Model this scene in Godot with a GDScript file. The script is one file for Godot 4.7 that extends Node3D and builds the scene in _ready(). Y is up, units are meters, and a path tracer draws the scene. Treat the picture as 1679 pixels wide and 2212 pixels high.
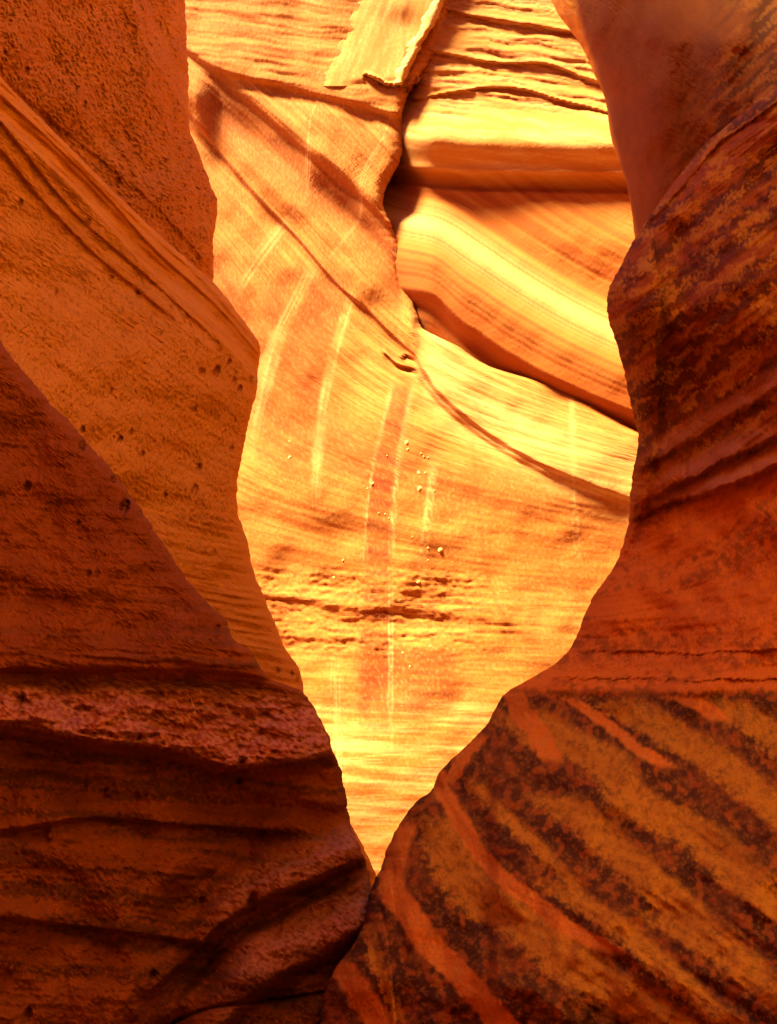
extends Node3D
# A slot canyon in orange sandstone. Every rock mass is a relief surveyed on a chart (a to the right, b downwards,
# in chart units) whose points stand at their own distance in metres; folds, ledges and grooves are real relief.

const STEP := 3.5            # chart units between neighbouring vertices
const CHART := 2372.0        # chart units per unit slope
const MID := Vector2(839.5, 1106.0)
const EYE := Vector3(0.0, 1.7, 0.0)
const PITCH := 16.0

var sin_p := sin(deg_to_rad(PITCH))
var cos_p := cos(deg_to_rad(PITCH))

# ------------------------------------------------------------------ helpers
class Line1:                 # smooth graph through points, v(u), tabulated
	var lo := -700.0
	var n := 360
	var t := PackedFloat32Array()
	func _init(pts: Array) -> void:
		t.resize(n)
		var m := pts.size()
		for i in n:
			var u := lo + i * 10.0
			var k := 0
			while k < m - 2 and u > pts[k + 1][0]:
				k += 1
			var x0: float = pts[k][0]
			var y0: float = pts[k][1]
			var x1: float = pts[k + 1][0]
			var y1: float = pts[k + 1][1]
			var s := (y1 - y0) / (x1 - x0)
			if u < x0 or u > x1:
				t[i] = y0 + s * (u - x0) if u < x0 else y1 + s * (u - x1)
				continue
			var sa := s
			var sb := s
			if k > 0:
				var p: float = (y0 - pts[k - 1][1]) / (x0 - pts[k - 1][0])
				sa = 0.5 * (s + p)
				if p * s <= 0.0: sa = 0.0
			if k < m - 2:
				var q: float = (pts[k + 2][1] - y1) / (pts[k + 2][0] - x1)
				sb = 0.5 * (s + q)
				if q * s <= 0.0: sb = 0.0
			var w := (u - x0) / (x1 - x0)
			var h := x1 - x0
			var w2 := w * w
			var w3 := w2 * w
			t[i] = (2 * w3 - 3 * w2 + 1) * y0 + (w3 - 2 * w2 + w) * h * sa + (3 * w2 - 2 * w3) * y1 + (w3 - w2) * h * sb
	func at(u: float) -> float:
		var f := (u - lo) * 0.1
		var i := clampi(int(f), 0, n - 2)
		return t[i] + (t[i + 1] - t[i]) * (f - i)

class Fold:                  # relief that follows a line: profile across it, strength along it
	var line: Line1
	var upright: bool
	var u0: float
	var u1: float
	var f0: float
	var f1: float
	var p := PackedFloat32Array()
	var n0: float
	var n1: float
	func _init(pts: Array, prof: Array, fade0 := 60.0, fade1 := 60.0, is_upright := false) -> void:
		line = Line1.new(pts)
		upright = is_upright
		u0 = pts[0][0]
		u1 = pts[-1][0]
		f0 = fade0
		f1 = fade1
		n0 = prof[0][0]
		n1 = prof[-1][0]
		var pr := Line1.new([[0, 0], [1, 0]])
		p.resize(129)
		for i in 129:
			var nn := n0 + (n1 - n0) * i / 128.0
			var k := 0
			while k < prof.size() - 2 and nn > prof[k + 1][0]:
				k += 1
			var w: float = clampf((nn - prof[k][0]) / (prof[k + 1][0] - prof[k][0]), 0, 1)
			w = w * w * (3 - 2 * w)
			p[i] = lerpf(prof[k][1], prof[k + 1][1], w)
		pr = null
	func off(a: float, b: float) -> float:      # distance across the line
		var u := b if upright else a
		var v := a if upright else b
		var l := line.at(u)
		var s := (line.at(u + 10.0) - l) * 0.1
		return (v - l) / sqrt(1.0 + s * s)
	func at(a: float, b: float) -> float:
		var u := b if upright else a
		if u < u0 - f0 or u > u1 + f1:
			return 0.0
		var n := off(a, b)
		if n <= n0:
			return p[0] * fade(u)
		if n >= n1:
			return p[128] * fade(u)
		var f := (n - n0) / (n1 - n0) * 128.0
		var i := mini(int(f), 127)
		return (p[i] + (p[i + 1] - p[i]) * (f - i)) * fade(u)
	func fade(u: float) -> float:
		if u < u0:
			return smoothstep(u0 - f0, u0, u)
		if u > u1:
			return 1.0 - smoothstep(u1, u1 + f1, u)
		return 1.0

func spot(a: float, b: float, z: float) -> Vector3:      # chart point whose wall stands z metres ahead
	var t := (MID.y - b) / CHART
	var d := z / (cos_p - t * sin_p)
	return EYE + d * Vector3((a - MID.x) / CHART, sin_p + t * cos_p, t * sin_p - cos_p)

func noise(kind: int, freq: float, octaves: int, sd: int) -> FastNoiseLite:
	var n := FastNoiseLite.new()
	n.noise_type = kind
	n.frequency = freq
	n.seed = sd
	n.fractal_type = FastNoiseLite.FRACTAL_FBM if octaves > 1 else FastNoiseLite.FRACTAL_NONE
	n.fractal_octaves = octaves
	return n

var n_soft := noise(FastNoiseLite.TYPE_SIMPLEX_SMOOTH, 1.0, 3, 11)
var n_fine := noise(FastNoiseLite.TYPE_SIMPLEX, 1.0, 2, 23)
var n_bed := noise(FastNoiseLite.TYPE_SIMPLEX, 1.0, 2, 37)
var n_one := noise(FastNoiseLite.TYPE_SIMPLEX, 1.0, 1, 51)

func sm(e0: float, e1: float, x: float) -> float:
	return smoothstep(e0, e1, x)

func bump(x: float, w: float) -> float:       # soft bell, 1 at 0, 0 at +-w
	var t := absf(x) / w
	if t >= 1.0: return 0.0
	t = 1.0 - t * t
	return t * t

func mixc(a: Color, b: Color, t: float) -> Color:
	return a.lerp(b, clampf(t, 0.0, 1.0))

# sandstone colours and one skylight tint (linear)
const PALE := Color(0.84, 0.46, 0.115)
const SAND := Color(0.78, 0.30, 0.040)
const ORANGE := Color(0.70, 0.20, 0.018)
const RUST := Color(0.56, 0.115, 0.010)
const BRICK := Color(0.38, 0.068, 0.008)
const VARNISH := Color(0.096, 0.032, 0.0064)
const AMBER := Color(0.74, 0.31, 0.026)
const HONEY := Color(0.82, 0.37, 0.035)
const HOT := Color(0.80, 0.23, 0.012)
const CLAY := Color(0.54, 0.185, 0.014)
const B_PALE := Color(0.572, 0.302, 0.0773)
const B_SAND := Color(0.441, 0.160, 0.0227)
const B_ORANGE := Color(0.391, 0.107, 0.0107)
const B_RUST := Color(0.313, 0.065, 0.0064)
const B_BRICK := Color(0.220, 0.040, 0.0050)
const SKY_MAUVE := Color(0.50, 0.21, 0.13)  # lavender skylight put into the colour of ledges and ribs
const OCHRE := Color(0.62, 0.285, 0.014)
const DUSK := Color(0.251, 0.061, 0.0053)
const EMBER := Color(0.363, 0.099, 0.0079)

# ------------------------------------------------------------------ one rock mass
# edge: chart line a(b) of the rock's rim; side +1: the rock lies left of its rim, -1: right of it
class Rock:
	var edge: Line1
	var side := 1
	var outer := -300.0
	var b0 := -120.0
	var b1 := 2300.0
	var depth: Callable
	var tint: Callable
	var turn_width := 60.0       # chart units over which the rim turns away
	var turn_depth := 0.25       # metres it recedes there
	var back := 2.0              # metres of rock behind the rim
	var back_run := 500.0        # chart units the hidden side runs outwards
	var top := 0.0               # height the rock rises to above the chart, 0: none
	var foot := -0.3
	var rim_noise := 3.0
	var tone0 := Color.WHITE
	var tone1 := Color.WHITE
	var flank := Vector3(-0.9, 0, 0.7)   # how the rock runs on beyond the chart
	var step := 1.0
	var arrays := []

func plain(r: Rock, p: Vector3) -> Color:      # stone beyond the chart, by place in the canyon
	return mixc(r.tone0, r.tone1, 0.5 + 0.7 * n_bed.get_noise_2d(p.y * 2.4, (p.x + p.z) * 0.25) + 0.4 * n_fine.get_noise_3d(p.x * 4.0, p.y * 6.0, p.z * 4.0))

func make_rock(r: Rock) -> void:
	var st := STEP * r.step
	var nb := int((r.b1 - r.b0) / st)
	var widest := 0.0
	for j in nb + 1:
		var b := r.b0 + (r.b1 - r.b0) * j / nb
		widest = maxf(widest, absf(r.edge.at(b) - r.outer))
	var na := int(widest / st / 1.05)
	var nk := 16
	var n_out := 40
	var W := n_out + na + 1 + nk
	var n_top := 30 if r.top > 0.0 else 0
	var n_foot := 14
	var H := n_top + nb + 1 + n_foot
	var pos := PackedVector3Array()
	var col := PackedColorArray()
	pos.resize(W * H)
	col.resize(W * H)
	var flat := 0.0
	for j in nb + 1:
		var b := r.b0 + (r.b1 - r.b0) * j / nb
		var e := r.edge.at(b) + r.rim_noise * (n_fine.get_noise_2d(b * 0.03, 7.0 + r.outer) + 0.5 * n_fine.get_noise_2d(b * 0.1, 3.0 + r.outer))
		var row := (n_top + j) * W
		flat = r.depth.call(r.outer, b) if j == 0 else lerpf(flat, r.depth.call(r.outer, b), 0.06)
		var ze := 0.0
		var ce := Color.WHITE
		for i in na + 1:
			var u := float(i) / na
			var a := lerpf(r.outer, e, u)
			var z: float = r.depth.call(a, b)
			var d := absf(e - a)
			if d < r.turn_width:
				var w := 1.0 - d / r.turn_width
				z += r.turn_depth * (1.0 - sqrt(maxf(0.0, 1.0 - w * w)))
			var p := spot(a, b, z)
			var c: Color = r.tint.call(a, b, p)
			var k := row + (n_out + i if r.side > 0 else W - 1 - n_out - i)
			pos[k] = p
			col[k] = c
			ze = z
			ce = c
		for i in nk:
			var t := float(i + 1) / nk
			var t2 := t * t
			var a := e - r.side * r.back_run * t2
			var z := ze + r.back * (0.75 * t2 + 0.25 * t)
			var p := spot(a, b, z)
			var k := row + (n_out + na + 1 + i if r.side > 0 else nk - 1 - i)
			pos[k] = p
			col[k] = ce
		for i in n_out:
			var k0 := row + (n_out if r.side > 0 else W - 1 - n_out)
			var k := row + (n_out - 1 - i if r.side > 0 else W - n_out + i)
			var w := (i + 1) * 3.0 / n_out
			var p := pos[k0].lerp(spot(r.outer, b, flat), sm(0.0, 0.6, w)) + Vector3(r.side * r.flank.x, 0, r.flank.z) * w
			var sway := 0.12 * n_soft.get_noise_3d(p.x * 0.9, p.y * 0.7, p.z * 0.9) + 0.03 * n_fine.get_noise_3d(p.x * 3.0, p.y * 5.0, p.z * 3.0)
			pos[k] = p + Vector3(r.side * sway, 0, sway) * sm(0.0, 0.3, w)
			col[k] = mixc(col[k0], plain(r, p), sm(0.0, 0.25, w))
	for j in n_top:
		var t := float(n_top - j) / n_top
		for i in W:
			var p := pos[n_top * W + i]
			var y := lerpf(p.y, maxf(r.top, p.y + 0.1), t * t * 0.6 + t * 0.4)
			var sway := 0.22 * (y - p.y) * n_soft.get_noise_2d(y * 0.35, r.outer)
			pos[j * W + i] = Vector3(p.x - r.side * (sway + 0.05 * (y - p.y)), y, p.z + sway)
			col[j * W + i] = mixc(col[n_top * W + i], plain(r, pos[j * W + i]), sm(0.0, 0.4, t))
	for j in n_foot:
		var t := float(j + 1) / n_foot
		for i in W:
			var p := pos[(n_top + nb) * W + i]
			pos[(n_top + nb + 1 + j) * W + i] = Vector3(p.x, lerpf(p.y, r.foot, t), p.z)
			col[(n_top + nb + 1 + j) * W + i] = mixc(col[(n_top + nb) * W + i], plain(r, pos[(n_top + nb + 1 + j) * W + i]), t)
	var nor := PackedVector3Array()
	nor.resize(W * H)
	for j in H:
		var ju := maxi(j - 1, 0) * W
		var jd := mini(j + 1, H - 1) * W
		for i in W:
			var il := maxi(i - 1, 0)
			var ir := mini(i + 1, W - 1)
			var v := (pos[jd + i] - pos[ju + i]).cross(pos[j * W + ir] - pos[j * W + il])
			nor[j * W + i] = v.normalized()
	var idx := PackedInt32Array()
	idx.resize((W - 1) * (H - 1) * 6)
	var q := 0
	for j in H - 1:
		for i in W - 1:
			var k := j * W + i
			idx[q] = k
			idx[q + 1] = k + 1
			idx[q + 2] = k + W + 1
			idx[q + 3] = k
			idx[q + 4] = k + W + 1
			idx[q + 5] = k + W
			q += 6
	var A := []
	A.resize(Mesh.ARRAY_MAX)
	A[Mesh.ARRAY_VERTEX] = pos
	A[Mesh.ARRAY_NORMAL] = nor
	A[Mesh.ARRAY_COLOR] = col
	A[Mesh.ARRAY_INDEX] = idx
	r.arrays = A

func put(called: String, arrays: Array, m: Material, parent: Node = self) -> MeshInstance3D:
	var mesh := ArrayMesh.new()
	mesh.add_surface_from_arrays(Mesh.PRIMITIVE_TRIANGLES, arrays)
	mesh.surface_set_material(0, m)
	var o := MeshInstance3D.new()
	o.name = called
	o.mesh = mesh
	parent.add_child(o, true)
	return o

func tag(o: Node, label: String, category: String, kind := "", group := "") -> void:
	o.set_meta("label", label)
	o.set_meta("category", category)
	if kind: o.set_meta("kind", kind)
	if group: o.set_meta("group", group)

func stone(bump_cm: float, tile: float, sd: int, warp: float, grain: float) -> StandardMaterial3D:
	var m := StandardMaterial3D.new()
	m.vertex_color_use_as_albedo = true
	m.roughness = 0.93
	m.metallic_specular = 0.22
	m.uv1_triplanar = true
	m.uv1_world_triplanar = true
	m.uv1_scale = Vector3.ONE / tile
	var n := noise(FastNoiseLite.TYPE_SIMPLEX_SMOOTH, 0.035, 5, sd)
	n.fractal_gain = 0.62
	n.domain_warp_enabled = warp > 0.0
	n.domain_warp_amplitude = warp
	n.domain_warp_frequency = 0.02
	var t := NoiseTexture2D.new()
	t.width = 1024
	t.height = 1024
	t.seamless = true
	t.noise = n
	m.heightmap_enabled = true
	m.heightmap_texture = t
	m.heightmap_scale = bump_cm
	var g := noise(FastNoiseLite.TYPE_SIMPLEX, 0.11, 4, sd + 5)
	g.fractal_gain = 0.7
	var ramp := Gradient.new()
	ramp.set_color(0, Color(1, 1, 1).darkened(grain))
	ramp.set_color(1, Color(1, 1, 1))
	var c := NoiseTexture2D.new()
	c.width = 1024
	c.height = 1024
	c.seamless = true
	c.noise = g
	c.color_ramp = ramp
	m.albedo_texture = c
	return m

# ------------------------------------------------------------------ back wall: the swept face and the foot of the wall
var bw_f := [
	Fold.new([[380, 95], [430, 135], [480, 160], [560, 180], [640, 200], [740, 222], [870, 262]],
		[[-220, 0], [-50, -0.04], [-12, -0.045], [4, 0.05], [15, 0.05], [30, 0.015], [60, 0]], 40, 10),
	Fold.new([[480, 165], [560, 225], [640, 295], [720, 360], [790, 420], [835, 465], [900, 540]],
		[[-110, 0], [-5, -0.03], [2, 0.0], [22, 0.13], [65, 0.25], [125, 0.16], [230, 0]], 60, 60),
	Fold.new([[395, 170], [520, 300], [610, 395], [700, 485], [800, 590], [902, 720]],
		[[-70, 0], [0, -0.10], [70, 0]], 40, 60),
	Fold.new([[400, 240], [484, 346], [557, 430], [648, 524], [721, 611], [793, 673], [848, 728], [885, 760]],
		[[-90, 0], [-30, -0.05], [-6, -0.045], [3, 0.02], [16, 0.035], [90, 0]], 30, 20),
	Fold.new([[897, 792], [912, 818], [935, 850], [1000, 910], [1070, 960], [1150, 1005], [1250, 1050], [1420, 1110]],
		[[-190, 0.0], [-90, -0.085], [-16, -0.095], [-3, -0.03], [9, 0.012], [120, 0]], 36, 100),
	Fold.new([[520, 1285], [640, 1300], [760, 1322], [900, 1325], [1010, 1338]],
		[[-60, 0], [-10, -0.018], [4, 0.008], [16, 0.012], [40, 0.0], [70, -0.012], [160, 0]], 60, 120),
	Fold.new([[560, 1365], [700, 1385], [830, 1375], [1000, 1368], [1100, 1366]],
		[[-30, 0], [-6, -0.009], [4, 0.006], [30, 0]], 40, 80),
	Fold.new([[840, 1318], [900, 1330], [1000, 1345], [1150, 1350]],
		[[-10, 0], [-2, 0], [2, 0.012], [10, 0]], 30, 60),
	Fold.new([[838, 772], [852, 786], [872, 794], [890, 797]],
		[[-16, 0], [-5, -0.02], [2, 0.05], [6, 0.05], [14, 0]], 14, 8),
	Fold.new([[872, 772], [882, 766], [890, 772]],
		[[-10, 0], [-2, -0.015], [3, 0.03], [10, 0]], 8, 8),
	Fold.new([[790, 163], [812, 172], [838, 186], [862, 182], [885, 192]],
		[[-10, 0], [-3, -0.06], [1, 0.06], [5, 0.04], [24, 0]], 6, 10),
]
var bw_s := Line1.new([[-300, 0.55], [100, 0.95], [300, 1.05], [600, 1.0], [800, 0.66], [950, 0.42], [1150, 0.22], [1350, 0.05], [2200, 0.06]])
# upright mineral streaks a(b)
var bw_streak := [
	[Line1.new([[0, 772], [148, 720], [254, 673], [314, 667], [385, 664], [438, 655], [480, 620], [560, 560], [640, 508], [700, 470]]), 9.0, 150.0, 500.0],
	[Line1.new([[430, 660], [480, 620], [560, 560], [640, 508], [700, 470]]), 24.0, 420.0, 700.0],
	[Line1.new([[190, 858], [250, 845], [302, 827], [349, 797], [390, 780], [473, 774], [520, 740], [600, 680], [720, 612], [800, 580], [1000, 530]]), 9.0, 190.0, 620.0],
	[Line1.new([[540, 690], [640, 640], [720, 602], [800, 575], [900, 552], [1000, 530], [1100, 505]]), 26.0, 540.0, 1010.0],
	[Line1.new([[600, 775], [700, 742], [800, 715], [900, 696], [1000, 686], [1100, 682], [1260, 690]]), 16.0, 600.0, 1150.0],
	[Line1.new([[760, 868], [800, 855], [900, 830], [1000, 808], [1100, 795], [1200, 788], [1300, 783], [1600, 775]]), 7.0, 780.0, 1330.0],
	[Line1.new([[760, 915], [800, 900], [900, 880], [1000, 860], [1100, 850], [1200, 846], [1300, 845], [1700, 843]]), 9.0, 780.0, 1700.0],
	[Line1.new([[950, 945], [1100, 925], [1300, 905], [1700, 905]]), 14.0, 960.0, 1300.0],
	[Line1.new([[1350, 725], [1900, 735]]), 16.0, 1400.0, 1900.0],
	[Line1.new([[700, 1235], [1000, 1240], [1200, 1248], [1420, 1275]]), 9.0, 720.0, 1350.0],
]

var bw_drip := Line1.new([[900, 1020], [1000, 1024], [1100, 1035], [1250, 1056], [1370, 1105]])

func bw_bed(a: float, b: float, across: float, along: float, shift: float) -> float:   # bedding noise of the two bed sets, parted by the upper ledge
	var up := (1.0 - sm(-14, 6, bw_f[0].off(a, b))) * (1.0 - sm(260, 320, b))
	var v := 0.0
	if up < 1.0:
		v += (1.0 - up) * n_bed.get_noise_2d(bw_q(a, b) * across, a * along + shift)
	if up > 0.0:
		v += up * n_bed.get_noise_2d((b - 0.14 * (a - 430.0) + 9.0 * n_soft.get_noise_2d(a * 0.006, b * 0.006)) * across, a * along + shift + 33.0)
	return v

func bw_q(a: float, b: float) -> float:
	return b - bw_s.at(b) * (a - 850.0)

func bw_base(a: float, b: float) -> float:
	var z := 10.9 - (a - 400.0) / 970.0 * 1.7
	z -= 0.5 * sm(1350, 1950, b) - 0.25 * sm(1100, 700, b)
	z += 0.10 * n_soft.get_noise_2d(a * 0.0032, b * 0.0032)
	for f in bw_f:
		z += f.at(a, b)
	return z

func bw_depth(a: float, b: float) -> float:
	var z := bw_base(a, b)
	var bed := bw_bed(a, b, 0.045, 0.004, 0.0)
	var rough := sm(1210, 1260, b) * (1.0 - sm(1390, 1440, b)) * (1.0 - sm(950, 1150, a))
	var upper := 1.0 - sm(150, 250, b - 0.25 * (a - 430.0))
	z += bed * (0.004 + 0.003 * rough + 0.008 * upper)
	if rough > 0.0:
		z += rough * (0.007 * n_bed.get_noise_2d((b - 0.04 * a) * 0.09, a * 0.016) + 0.012 * n_soft.get_noise_2d(a * 0.02, b * 0.03) + 0.006 * n_fine.get_noise_2d(a * 0.05, b * 0.11))
	z += 0.0014 * n_fine.get_noise_2d(a * 0.07, b * 0.07) + 0.0014 * n_one.get_noise_2d(a * 0.17, b * 0.17)
	return z

func bw_tint(a: float, b: float, p: Vector3) -> Color:
	var q := bw_q(a, b)
	var m := 0.5 + 0.5 * n_soft.get_noise_2d(a * 0.004 + 9.0, b * 0.004)
	var bed := bw_bed(a, b, 0.03, 0.0025, 40.0)
	var bed2 := bw_bed(a, b, 0.12, 0.004, 80.0)
	var bed3 := bw_bed(a, b, 0.33, 0.008, 20.0)
	var c := mixc(B_ORANGE, B_SAND, 0.38 + 0.8 * bed + 0.6 * bed2 + 0.3 * bed3 + 1.1 * (m - 0.5))
	c = mixc(c, B_RUST, 0.45 * sm(0.25, 0.6, -bed2 + 0.3 * bed3))
	# rust-coloured zones: a bed, a patch and the lower side of a fold
	var rust := bump(q - 1010.0 + 60.0 * (m - 0.5), 110.0) * (1.0 - sm(1100, 1300, a))
	rust = maxf(rust, 0.9 * bump(a - 620.0 + 0.45 * (b - 610.0), 75.0) * sm(560, 600, b) * (1.0 - sm(1000, 1060, b)))
	rust = maxf(rust, 0.8 * sm(90, 140, bw_f[1].off(a, b) + 100.0) * (1.0 - sm(60, 140, bw_f[1].off(a, b))) * sm(420, 480, a) * (1.0 - sm(860, 920, a)))
	c = mixc(c, B_RUST, rust * (0.8 + 0.5 * bed))
	var l2: float = bw_streak[3][0].at(b) + 18.0
	var l3: float = bw_streak[4][0].at(b) - 10.0
	var panel := sm(l2 - 8.0, l2 + 10.0, a) * (1.0 - sm(l3 - 12.0, l3 + 6.0, a)) * sm(560, 620, b) * (1.0 - sm(985, 1035, b - 0.45 * (a - 600.0)))
	c = mixc(c, B_RUST, panel * (0.75 + 0.6 * bed + 0.3 * bed2))
	var east := sm(950, 1080, a) * sm(20, 110, bw_f[4].off(a, b)) * (1.0 - sm(1220, 1330, b))
	c = mixc(c, B_ORANGE, east * (0.7 + 0.6 * bed + 0.3 * bed2))
	var lower := sm(1380, 1420, b) * (1.0 - sm(1500, 1560, b + 40.0 * n_soft.get_noise_2d(a * 0.02, b * 0.01))) * sm(740, 800, a) * (1.0 - sm(960, 1010, a))
	c = mixc(c, mixc(B_RUST, B_BRICK, 0.6), lower * (0.85 + 0.4 * bed2 + 0.3 * (m - 0.5)))
	c = mixc(c, B_PALE, sm(1480, 1560, b) * 0.3 * (0.6 + 1.4 * bed + 0.8 * bed2))
	c = mixc(c, B_PALE, 0.6 * sm(-170, -60, bw_f[4].off(a, b)) * (1.0 - sm(-10, 60, bw_f[4].off(a, b))) * sm(880, 940, a) * (0.8 + 0.6 * bed))
	var seep := sm(1270, 1300, b) * (1.0 - sm(1330, 1390, b)) * (1.0 - sm(980, 1120, a))
	c = mixc(c, B_BRICK, 0.6 * seep * sm(-0.1, 0.45, n_bed.get_noise_2d((b - 0.05 * a) * 0.05, a * 0.005) + 0.4 * n_fine.get_noise_2d(a * 0.03, b * 0.06)))
	# dark varnish curtain between its two white lines
	var l: float = bw_streak[5][0].at(b)
	var rr: float = bw_streak[6][0].at(b)
	var band := sm(l - 6.0, l + 6.0, a) * (1.0 - sm(rr - 6.0, rr + 4.0, a)) * sm(820, 850, b) * (1.0 - sm(1500, 1640, b))
	c = mixc(c, B_BRICK, band * (0.5 + 0.35 * bump(b - 1070.0, 70.0) + 0.5 * bed + 0.3 * bed2))
	var speck := n_fine.get_noise_2d(a * 0.11, b * 0.05)
	for s in bw_streak:
		if b < s[2] or b > s[3]:
			continue
		var off: float = a - s[0].at(b)
		var d: float = absf(off) / (s[1] * (0.85 + 0.6 * n_soft.get_noise_2d(b * 0.008, s[1] * 3.0)))
		if d < 1.0:
			var lines := 0.5 + 0.8 * n_one.get_noise_2d(off * 0.16, b * 0.0025 + s[1]) + 0.4 * n_one.get_noise_2d(off * 0.4, b * 0.004)
			var worn := 0.65 + 0.5 * n_soft.get_noise_2d(a * 0.01, b * 0.012)
			c = mixc(c, B_PALE, (1.0 - d * d) * clampf(lines, 0.0, 1.0) * worn * sm(s[2], s[2] + 90.0, b) * (1.0 - sm(s[3] - 140.0, s[3], b)))
	var drip := bump(a - bw_drip.at(b), 7.0) * sm(930, 990, b) * (1.0 - sm(1330, 1390, b))
	c = mixc(c, B_RUST, drip * (0.55 + 0.5 * speck))
	c = mixc(c, B_PALE, 0.2 * sm(0.1, 0.7, speck))
	c = mixc(c, B_BRICK, 0.25 * sm(0.3, 0.7, n_fine.get_noise_2d(a * 0.05 + 50.0, b * 0.09)))
	return c

# ------------------------------------------------------------------ alcove behind the swept face
var al_f := [
	Fold.new([[780, 390], [880, 396], [1000, 405], [1130, 408], [1360, 412], [1500, 416]],
		[[-190, 0], [-100, -0.26], [-40, -0.12], [-6, 0.12], [1, 0.14], [6, 0.07], [130, 0]], 50, 50),
	Fold.new([[800, 425], [880, 450], [960, 470], [1040, 520], [1130, 580], [1230, 640], [1330, 690], [1500, 760]],
		[[-170, 0], [-40, 0.12], [-5, 0.04], [40, -0.16], [95, -0.26], [160, -0.20], [215, 0.08], [280, 0.25], [400, 0.3]], 50, 50),
	Fold.new([[900, 215], [1000, 198], [1060, 190], [1130, 195], [1200, 215], [1330, 248]],
		[[-12, 0], [-2, -0.03], [1, 0.03], [10, 0.02], [40, 0]], 60, 60),
	Fold.new([[930, 110], [1000, 125], [1080, 138], [1180, 140], [1250, 165], [1330, 190]],
		[[-16, 0], [-3, -0.035], [2, 0.035], [14, 0.02], [40, 0]], 60, 60),
	Fold.new([[960, 20], [1060, 45], [1180, 62], [1330, 90]],
		[[-16, 0], [-3, -0.03], [2, 0.03], [14, 0.02], [40, 0]], 60, 60),
]
func al_depth(a: float, b: float) -> float:
	var z := 10.45 - (a - 850.0) / 520.0 * 1.0
	z += 0.45 * sm(940, 820, a)
	z += 0.035 * n_soft.get_noise_2d(a * 0.004 + 30.0, b * 0.004)
	for f in al_f:
		z += f.at(a, b)
	var q := b - 0.13 * (a - 1000.0) + 6.0 * n_soft.get_noise_2d(a * 0.012, b * 0.012)
	var up := 1.0 - sm(230, 300, b)
	z += up * (0.024 * n_bed.get_noise_2d(q * 0.04, a * 0.003) + 0.006 * n_bed.get_noise_2d(q * 0.15, a * 0.006))
	if b > 380.0:
		z += 0.0035 * n_one.get_noise_1d(al_f[1].off(a, b) * 0.08)
	z += 0.0014 * n_fine.get_noise_2d(a * 0.07, b * 0.07) + 0.0014 * n_one.get_noise_2d(a * 0.17, b * 0.17)
	return z

func al_tint(a: float, b: float, p: Vector3) -> Color:
	var m := n_soft.get_noise_2d(a * 0.005 + 19.0, b * 0.005)
	var q := b - 0.13 * (a - 1000.0) + 8.0 * n_soft.get_noise_2d(a * 0.01, b * 0.012)
	var up := 1.0 - sm(225, 260, b)
	var bed := n_bed.get_noise_2d(q * 0.045, a * 0.003)
	var bed2 := n_bed.get_noise_2d(q * 0.15, a * 0.006)
	var c := mixc(B_SAND, B_PALE, 0.2 + 0.6 * bed + 0.35 * bed2)
	c = mixc(c, B_RUST, up * 0.9 * sm(0.05, 0.5, bed * 0.7 + 0.5 * bed2 - 0.1 + 0.15 * m))
	if b > 330.0:
		var o: float = al_f[1].off(a, b)
		var fan := 0.8 * n_one.get_noise_1d(o * 0.045 + 60.0) + 0.5 * n_one.get_noise_1d(o * 0.14 + 9.0)
		var d := mixc(B_ORANGE, B_SAND, 0.05 + 0.7 * fan + 0.4 * m)
		d = mixc(d, B_PALE, 0.6 * bump(o - 25.0, 55.0))
		d = mixc(d, B_RUST, 0.7 * sm(70, 150, o))  # shade under the rolled fold put into the colour
		d = mixc(d, B_RUST, 0.55 * sm(0.2, 0.6, -fan))
		c = mixc(c, d, sm(330, 415, b))
	return c

# ------------------------------------------------------------------ upper left fin
var fin_f := [
	Fold.new([[-150, 235], [0, 290], [98, 320], [170, 364], [255, 412], [330, 440]],
		[[-40, 0.0], [-4, -0.03], [6, 0.015], [40, 0.10], [110, 0.14]], 60, 60, true),
	Fold.new([[-200, 60], [0, 170], [160, 300], [330, 440], [420, 540]],
		[[-60, 0], [-4, -0.02], [4, 0.01], [50, 0]], 60, 60),
]
func fin_depth(a: float, b: float) -> float:
	var z := 6.7 - (410.0 - a) / 410.0 * 1.7
	z += 0.30 * sm(420, 0, b - a * 0.3) * sm(-50, 300, a) - 0.22 * sm(300, 620, b)
	z += 0.12 * n_soft.get_noise_2d(a * 0.005, b * 0.004 + 9.0)
	for f in fin_f:
		z += f.at(a, b)
	# brow under which the face draws back, along the ridge below
	z += 0.25 * sm(40, 260, b - 0.95 * a) * 0.6
	z += pits(a, b, fin_pits) + grit(a, b, 2.6) + 0.012 * n_fine.get_noise_2d(a * 0.02 - b * 0.012, b * 0.006 + a * 0.005)
	return z

func grit(a: float, b: float, k: float) -> float:
	return k * (0.003 * n_fine.get_noise_2d(a * 0.045 + b * 0.015, b * 0.03) + 0.005 * n_one.get_noise_2d(a * 0.12 + b * 0.03, b * 0.085) + 0.004 * n_one.get_noise_2d(a * 0.22 + 40.0, b * 0.2))

func pits(a: float, b: float, list: PackedVector4Array) -> float:
	var z := 0.0
	for p in list:
		var dx := (a - p.x + 0.25 * (b - p.y)) / p.z
		if dx > 1.3 or dx < -1.3: continue
		var dy := (b - p.y) / (p.z * 1.9)
		if dy > 1.3 or dy < -1.3: continue
		var r := dx * dx + dy * dy
		if r < 1.5:
			z += p.w * (1.0 - sm(0.25, 1.4, r))
	return z

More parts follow.
